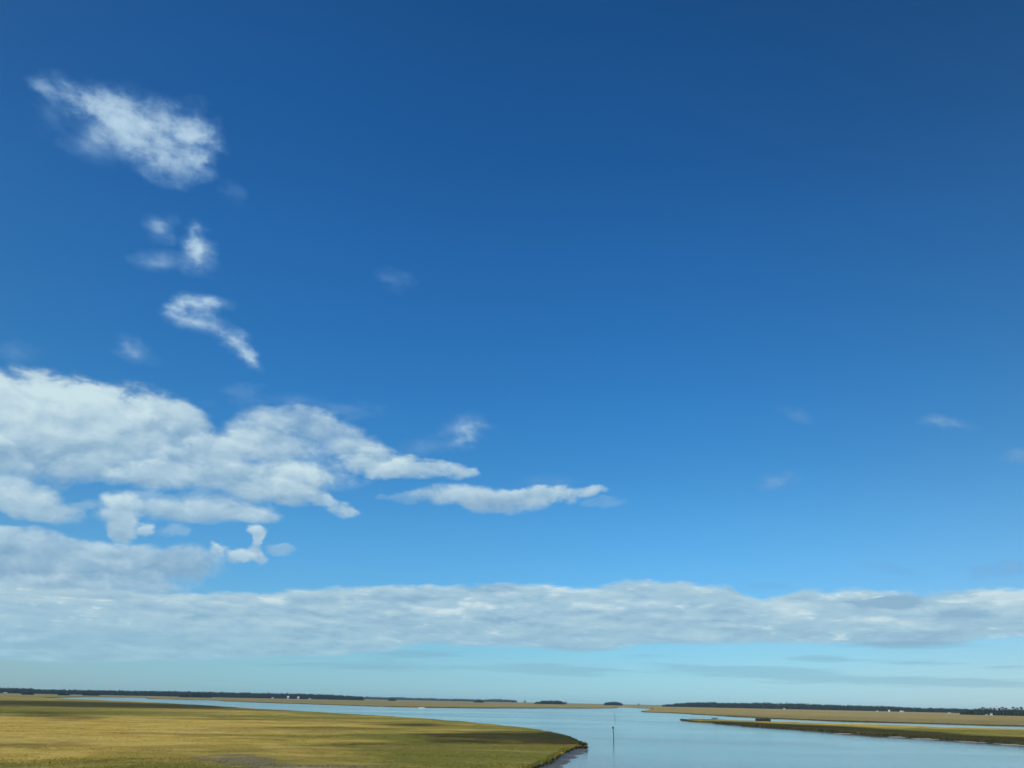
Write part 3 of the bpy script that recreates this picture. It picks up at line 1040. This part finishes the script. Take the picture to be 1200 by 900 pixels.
# ------------------------------------------------------------------ channel markers
def channel_marker(px, py, ptop, rad, lean, label, board, bmat):
    p = ground(px, py)
    d = p.length
    h = height_for(px, ptop, d)
    root = empty('channel_marker', p, math.atan2(-p.x, p.y))
    tag(root, label, 'channel marker', 'wooden channel markers standing in the creek')
    L = Vector((lean, 0, 1))
    bm = bmesh.new()
    cone(bm, L * 1.0, L * h, rad * 0.96, rad * 0.82, 14)
    mesh_bm('pile', bm, M_PILE, root, True)
    bm = bmesh.new()
    cone(bm, L * -1.8, L * 1.0, rad * 1.12, rad * 1.02, 14)
    mesh_bm('tide_band', bm, M_TIDE, root, True)
    bm = bmesh.new()
    cone(bm, L * h, L * (h + 0.18), rad * 1.0, rad * 0.25, 14)
    mesh_bm('pile_cap', bm, M_STEEL, root)
    if board:
        s, cz = board
        bm = bmesh.new()
        c = L * cz
        box(bm, (c.x, -rad - 0.10, c.z), (s, 0.05, s))
        bmesh.ops.bevel(bm, geom=bm.edges[:], offset=0.015, segments=1, affect='EDGES')
        mesh_bm('dayboard', bm, bmat, root)
        for dz in (-s * .3, s * .3):
            bm = bmesh.new()
            box(bm, (c.x + lean * dz, -rad - 0.02, c.z + dz), (s * .8, 0.10, 0.08))
            mesh_bm('bracket', bm, M_STEEL, root)
        bm = bmesh.new()
        box(bm, (c.x, rad + 0.10, c.z), (s, 0.05, s))
        mesh_bm('dayboard', bm, bmat, root)
        for k in range(6):
            z = 1.6 + k * 0.38
            if z < cz - s * .6:
                bm = bmesh.new()
                cone(bm, (L.x * z - rad - 0.22, 0, z), (L.x * z + rad + 0.22, 0, z), 0.022, 0.022, 6)
                mesh_bm('climbing_rung', bm, M_STEEL, root)
    return root


channel_marker(719.2, 865.8, 852.6, 0.13, -0.045, 'nearer dark channel piling, leaning, with a square dayboard near its top', (0.62, 3.4), M_BOARD)
channel_marker(720.8, 843.2, 836.6, 0.13, -0.06, 'farther slim channel piling without a wide board, beyond the leaning one', (0.36, 3.6), M_BOARDG)


# ------------------------------------------------------------------ trees
def crown_quads(c, r, n, size, flat=1.0):
    """n leaf clumps filled through an uneven ellipsoid at c with radii r -> verts (n*4,3)"""
    u = rng.normal(0, 1, (n, 3))
    u /= np.linalg.norm(u, axis=1)[:, None]
    rad = rng.uniform(0.35, 1.0, n) ** 0.6
    lump = 1 + 0.25 * np.sin(u[:, 0] * 5 + c[0]) * np.sin(u[:, 2] * 4 + c[1])
    P = np.array(c) + u * (rad * lump)[:, None] * np.array(r)
    a = rng.normal(0, 1, (n, 3)); a /= np.linalg.norm(a, axis=1)[:, None]
    b = np.cross(a, rng.normal(0, 1, (n, 3))); b /= np.linalg.norm(b, axis=1)[:, None] + 1e-9
    s = size * rng.uniform(0.6, 1.3, n)[:, None]
    return np.stack([P - a * s, P - b * s * .7, P + a * s, P + b * s * .7], 1).reshape(-1, 3)


def quads_obj(name, V, mat, parent=None):
    V = np.concatenate(V) if isinstance(V, list) else V
    return mesh_np(name, V, np.arange(len(V), dtype=np.int32).reshape(-1, 4), mat, parent)


def interp(pts, x):
    xs = [p[0] for p in pts]; ys = [p[1] for p in pts]
    return float(np.interp(x, xs, ys))


def wood(name, pts, dist, depth, label, step=5.0, rows=4, mat=None, size=2.3, per=26, cat='woodland', bot=0.0):
    """a far-off wood whose ragged top shows along pts (px, py) at dist metres; rows of trees going back"""
    V = []
    x0, x1 = pts[0][0], pts[-1][0]
    dpx = step / dist * F
    for r in range(rows):
        dd = dist + depth * r / max(1, rows - 1)
        px = x0 + random.random() * dpx
        while px < x1:
            h = height_for(px, interp(pts, px) + random.uniform(-1.0, 0.7), dist) + random.uniform(-1.5, 1.0)
            end = min(px - x0, x1 - px) / max(1e-3, (x1 - x0))
            if h > 3:
                p = at(px, dd + random.uniform(-15, 15))
                rw = random.uniform(3.0, 5.5)
                hh = h - TOP
                V.append(crown_quads((p.x, p.y, TOP + hh * 0.56), (rw, rw, hh * 0.46), per, size))
                V.append(crown_quads((p.x, p.y, TOP + hh * 0.15), (rw * 1.2, rw * 1.2, hh * 0.2), per // 3, size))
            px += dpx * random.uniform(0.6, 1.4)
    o = quads_obj(name, V, mat or M_LEAF)
    return tag(o, label, cat, None, 'stuff')


wood('woodland', [(-120, 804), (0, 806.3), (28, 807), (34, 807), (40, 808), (75, 808.7), (105, 809.2), (120, 809.3), (150, 810), (200, 810.3), (250, 811.2), (300, 812.4),
                  (330, 812.8), (360, 813.5), (388, 814.3), (395, 815.2), (412, 816.0), (425, 816.8)], 4300, 160,
     'long dark tree line on the horizon behind the left marsh', 5.0, 5)
wood('woodland', [(390, 816.2), (430, 816.9), (450, 817.5), (470, 817.3), (480, 818.2), (500, 818.6), (520, 819.2), (540, 819.3), (562, 820.2), (578, 819.7), (586, 819.3), (592, 820),
                  (606, 821.3)], 8200, 160, 'faint blue tree line far away beyond the middle of the marsh', 11.0, 3, size=4.0)
wood('woodland', [(777, 826.6), (790, 825.6), (792, 824.8), (802, 824.4), (806, 823.4), (815, 823.7), (825, 823.2), (838, 823.2), (842, 824.2), (862, 823.8), (880, 824.2), (884, 823.5),
                  (903, 823.6), (908, 824.8), (925, 824.3), (945, 824.9), (962, 825.8), (1000, 827.2), (1020, 827.6), (1036, 827.7), (1060, 829.4), (1080, 830.1),
                  (1120, 831), (1160, 832), (1240, 833)], 4200, 160, 'dense dark tree line on the horizon behind the right marsh', 5.0, 5)
wood('woodland', [(1127, 834.5), (1136, 833.6), (1150, 832.8), (1175, 832.5), (1200, 832.8), (1240, 833)], 2560, 50,
     'nearer dark thicket under the tall pines at the right edge', 4.0, 4, M_PINE, 1.4, 40)


def small_wood(x0, x1, ytop, dist, label):
    m = (x0 + x1) / 2
    return wood('tree_clump', [(x0, ytop + 2.2), (x0 + (x1 - x0) * .2, ytop + .5), (m, ytop), (x1 - (x1 - x0) * .2, ytop + .4), (x1, ytop + 2.0)], dist, 30, label, 4.5, 3,
                size=2.0, per=40, cat='tree clump')


small_wood(210, 247, 812.8, 3500, 'dark tree clump on the far marsh in front of the left tree line')
small_wood(97, 115, 812.2, 3300, 'rounded tree clump in front of the left tree line, beside the start of the water')
small_wood(67, 80, 812.8, 3000, 'low clump of shrubs in front of the left tree line, second from the left')
small_wood(25, 38, 812.0, 3000, 'low clump of shrubs in front of the left tree line, nearest the left edge')
small_wood(627, 662, 821.5, 4300, 'long low tree clump alone on the horizon left of the markers')
small_wood(708, 729, 822.9, 4600, 'humped tree clump on the horizon right above the markers')
small_wood(556, 566, 820.4, 4600, 'small round tree clump on the horizon in the middle')
small_wood(455, 463, 818.4, 4400, 'small dark tree clump against the faint blue tree line')


def lone_tree(px, ytop, dist, wpx, label, pine=False, group=None):
    p = at(px, dist)
    h = height_for(px, ytop, dist) - TOP
    root = empty('pine_tree' if pine else 'marsh_tree', (p.x, p.y, TOP - 0.1), random.uniform(0, 6.28))
    tag(root, label, 'pine tree' if pine else 'tree', group)
    r = wpx / F * dist / 2
    bm = bmesh.new()
    tr = 0.018 * h + 0.12
    pts = [Vector((0, 0, -0.3)), Vector((random.uniform(-.3, .3), random.uniform(-.3, .3), h * .5)), Vector((random.uniform(-.5, .5), random.uniform(-.5, .5), h * .93))]
    cone(bm, pts[0], pts[1], tr, tr * .75, 7)
    cone(bm, pts[1], pts[2], tr * .75, tr * .3, 7)
    V = []
    nl = 7 if pine else 6
    for i in range(nl):
        f = (0.55 if pine else 0.3) + (0.42 if pine else 0.6) * i / (nl - 1)
        a = i * 2.4 + random.random()
        base = pts[0].lerp(pts[1], f * 2) if f < .5 else pts[1].lerp(pts[2], (f - .5) * 2)
        ln = r * (1.15 - 0.6 * abs(f - 0.75)) * random.uniform(.55, 1.0) * (1.0 if f < .93 else .35)
        tip = base + Vector((math.cos(a) * ln, math.sin(a) * ln, ln * 0.35))
        cone(bm, base, tip, tr * .3, tr * .1, 5)
        V.append(crown_quads((tip.x * .8, tip.y * .8, tip.z), (r * .48, r * .48, h * (.055 if pine else .14)), 34 if pine else 46, 0.75 if pine else 0.9))
    V.append(crown_quads((pts[2].x, pts[2].y, h * .93), (r * .5, r * .5, h * .07), 34, 0.8))
    mesh_bm('trunk', bm, M_BARK, root, True)
    quads_obj('crown', V, M_PINE if pine else M_LEAF, root)
    return root


PG = 'tall pines above the thicket at the right edge'
PINES = [(1144.5, 830.2, 2.6, 'first low pine at the left end of the row above the right thicket'),
         (1149, 830.0, 3.0, 'second low pine above the right thicket, joined to the first'),
         (1153.5, 828.7, 4.2, 'broad domed pine, left-hand high crown above the right thicket'),
         (1158, 829.9, 2.8, 'low pine leaning on the broad domed one'),
         (1162, 829.2, 2.8, 'narrow pine alone between the broad domed pine and the white roof'),
         (1167, 829.4, 3.0, 'pine just left of the white roof'),
         (1172.5, 829.6, 2.6, 'low pine just right of the white roof'),
         (1176.5, 828.3, 4.0, 'spreading high pine, second right of the white roof'),
         (1181, 829.4, 3.4, 'pine at the right end of the group by the white roof'),
         (1189.5, 828.2, 3.2, 'tall pine right of the gap in the row'),
         (1194, 829.0, 2.8, 'pine second right of the gap in the row'),
         (1198.5, 828.1, 3.4, 'tall pine cut by the right edge of the picture'),
         ]
for px_, yt, wp, lb in PINES:
    lone_tree(px_, yt, random.uniform(2480, 2545), wp, lb, True, PG)
for px_, yt, wp, dd, lb in [(600.5, 821.0, 2.6, 4300, 'tiny lone tree on the horizon between the faint tree line and the long clump'),
                            (615, 821.3, 3.6, 4300, 'small lone tree on the horizon just left of the long low clump'),
                            (663.5, 822.4, 1.6, 4300, 'tiny lone tree just right of the long low clump'),
                            (748.5, 824.5, 1.6, 4300, 'tiny lone tree on the horizon between the humped clump and the right tree line')]:
    lone_tree(px_, yt, dd, wp, lb)


# ------------------------------------------------------------------ houses along the far shore
def house(px, ybot, ytop, wpx, dist, label, roofm, group='small white houses by the far tree lines', turn=0.0):
    p = at(px, dist)
    top = height_for(px, ytop + (0.8 if ytop > 828 or px < 700 else 0), dist)
    z0 = TOP - 0.1 if ybot is None else max(TOP - .1, height_for(px, ybot, dist))
    z0 = TOP - 0.1
    h = top - z0
    w = wpx / F * dist
    dp = w * 0.75
    root = empty('house', (p.x, p.y, z0), math.atan2(-p.x, p.y) + turn)
    tag(root, label, 'house', group)
    hw = h * 0.68
    bm = bmesh.new()
    box(bm, (0, 0, hw / 2), (w, dp, hw))
    mesh_bm('wall', bm, M_WALL, root)
    e = 0.4
    roof = None
    for s in (-1, 1):
        bm = bmesh.new()
        pr = [(-w / 2 - e, s * (dp / 2 + e), hw - .1), (w / 2 + e, s * (dp / 2 + e), hw - .1), (w / 2 + e, 0, h), (-w / 2 - e, 0, h)]
        vs = [bm.verts.new(q) for q in pr] + [bm.verts.new((q[0], q[1], q[2] + .22)) for q in pr]
        for f in ((0, 1, 2, 3), (7, 6, 5, 4), (0, 4, 5, 1), (1, 5, 6, 2), (2, 6, 7, 3), (3, 7, 4, 0)):
            bm.faces.new([vs[i] for i in f])
        roof = mesh_bm('roof', bm, roofm, root)
    for s in (-1, 1):
        bm = bmesh.new()
        vs = [bm.verts.new((s * (w / 2 - .02), -dp / 2, hw)), bm.verts.new((s * (w / 2 - .02), dp / 2, hw)), bm.verts.new((s * (w / 2 - .02), 0, h))]
        us = [bm.verts.new((v.co.x - s * .2, v.co.y, v.co.z)) for v in vs]
        bm.faces.new(vs); bm.faces.new(us[::-1])
        for i in range(3):
            bm.faces.new((vs[i], vs[(i + 1) % 3], us[(i + 1) % 3], us[i]))
        mesh_bm('gable', bm, M_WALL, root)
    bm = bmesh.new()
    box(bm, (w * .25, dp * .1, h + .4), (.9, .9, 2.2))
    mesh_bm('chimney', bm, M_ROOF, roof)
    for sx in (-.3, .3):
        for lv in ((.35, .72) if hw > 5 else (.5,)):
            bm = bmesh.new()
            box(bm, (w * sx, -dp / 2 - .03, hw * lv), (1.1, .08, 1.5))
            wn = mesh_bm('window', bm, M_PANE, root)
    bm = bmesh.new()
    box(bm, (0, -dp / 2 - .03, 1.15), (1.1, .1, 2.2))
    mesh_bm('door', bm, M_DOOR, root)
    return root


house(5.5, None, 810.6, 3.2, 3900, 'white house before the left tree line, nearest the left edge', M_ROOFW)
house(337, None, 814.9, 2.2, 4050, 'left one of the two white houses before the left tree line, middle distance', M_ROOFW)
house(349, None, 815.6, 2.2, 4050, 'right one of the two white houses before the left tree line, slightly brighter', M_ROOFW)
house(319, None, 816.1, 2.2, 4100, 'dim low house just left of the pair before the left tree line', M_ROOF)
house(362.5, None, 817.3, 2.4, 4000, 'dim low house just right of the pair before the left tree line', M_ROOF)
house(919.3, None, 829.4, 1.8, 3900, 'tiny white house at the foot of the tallest part of the right tree line', M_ROOFW)
house(1028.5, None, 831.8, 1.8, 3700, 'dim small house before the right tree line, left of the two white ones', M_ROOF)
house(1042.4, None, 831.3, 1.6, 3700, 'narrow white house before the right tree line, just left of the biggest one', M_ROOFW)
house(1057.3, None, 832.2, 3.0, 3600, 'biggest white house before the right tree line', M_ROOFW, turn=0.5)
house(1113, None, 834.3, 2.4, 3300, 'white house by the left end of the dark thicket, third from the right', M_ROOFW)
house(1120.5, None, 835.6, 3.0, 3300, 'dim grey house between the two white ones by the thicket', M_ROOF)
house(1127, None, 834.1, 2.4, 3200, 'white house touching the left end of the dark thicket', M_ROOFW)
house(1156.2, None, 836.7, 1.8, 2440, 'tiny white house in front of the thicket below the pines', M_ROOFW)
house(1162, None, 835.2, 2.2, 2450, 'dim house half lost in the thicket, above right of the tiny white one', M_ROOF)
house(1169.4, None, 827.9, 2.8, 2620, 'tall house whose white roof shows above the pines', M_ROOFW, turn=0.7)


# ------------------------------------------------------------------ duck blind and the stump on the island
def brush_pile(name, px0, px1, py, ytop, label, cat):
    a, b = ground(px0, py, TOP), ground(px1, py, TOP)
    c = (a + b) / 2
    d = c.length
    w = (b - a).length
    h = height_for((px0 + px1) / 2, ytop, d) - TOP
    root = empty(name, (c.x, c.y, TOP - .05), math.atan2(-c.x, c.y))
    tag(root, label, cat)
    return root, w, h


root, w, h = brush_pile('duck_blind', 889.5, 899, 845.4, 840.8, 'low dark brush-covered duck blind on the back edge of the island', 'duck blind')
dpt = 2.6
for i in range(5):
    bm = bmesh.new()
    x = -w / 2 + w * i / 4
    cone(bm, (x, -dpt / 2, -1.0), (x, -dpt / 2, h * random.uniform(.9, 1.05)), 0.09, 0.07, 7)
    mesh_bm('post', bm, M_PILE, root)
bm = bmesh.new()
box(bm, (0, 0, h * .42), (w * .96, dpt * .8, h * .62))
bmesh.ops.subdivide_edges(bm, edges=bm.edges[:], cuts=4, use_grid_fill=True)
for v in bm.verts:
    v.co += Vector((random.uniform(-.12, .12), random.uniform(-.12, .12), random.uniform(-.12, .12)))
mesh_bm('wall', bm, M_THATCH, root)
n = 900
X = rng.uniform(-w / 2, w / 2, n); Y = rng.choice([-1, 1], n) * dpt * .45 + rng.normal(0, .2, n)
V = []
for i in range(n):
    hh = h * random.uniform(.6, 1.05) * (1 - 0.25 * (X[i] / (w / 2)) ** 4)
    V += [(X[i] - .05, Y[i], 0), (X[i] + .05, Y[i], 0), (X[i] + random.gauss(0, .15), Y[i] + random.gauss(0, .15), hh)]
o = mesh_np('brush', V, np.arange(len(V)).reshape(-1, 3), M_THATCH, root)
o['kind'] = 'stuff'

root, w, h = brush_pile('shrub', 835.5, 840.5, 843.6, 840.6, 'small dark shrub on the back edge of the island near its tip', 'shrub')
V = []
bm = bmesh.new()
for i in range(5):
    a = i * 1.3
    tip = Vector((math.cos(a) * w * .35, math.sin(a) * w * .3, h * random.uniform(.55, .9)))
    cone(bm, (0, 0, -.2), tip, .05, .02, 5)
    V.append(crown_quads(tuple(tip * .85), (w * .24, w * .2, h * .28), 60, .16))
mesh_bm('stem', bm, M_BARK, root)
quads_obj('foliage', V, M_LEAF, root)

# ------------------------------------------------------------------ the air over the estuary
HAZE = 3e-5
bm = bmesh.new()
box(bm, (0, 0, 18.8), (25000, 25000, 43.0))
m = bpy.data.materials.new('sea_air')
m.use_nodes = True
nt = m.node_tree
nt.nodes.remove(nt.nodes['Principled BSDF'])
pv = nt.nodes.new('ShaderNodeVolumePrincipled')
pv.inputs['Color'].default_value = (0.45, 0.75, 1.0, 1)
pv.inputs['Density'].default_value = HAZE
pv.inputs['Anisotropy'].default_value = 0.0
nt.links.new(pv.outputs[0], nt.nodes['Material Output'].inputs['Volume'])
tag(mesh_bm('haze', bm, m), kind='stuff')
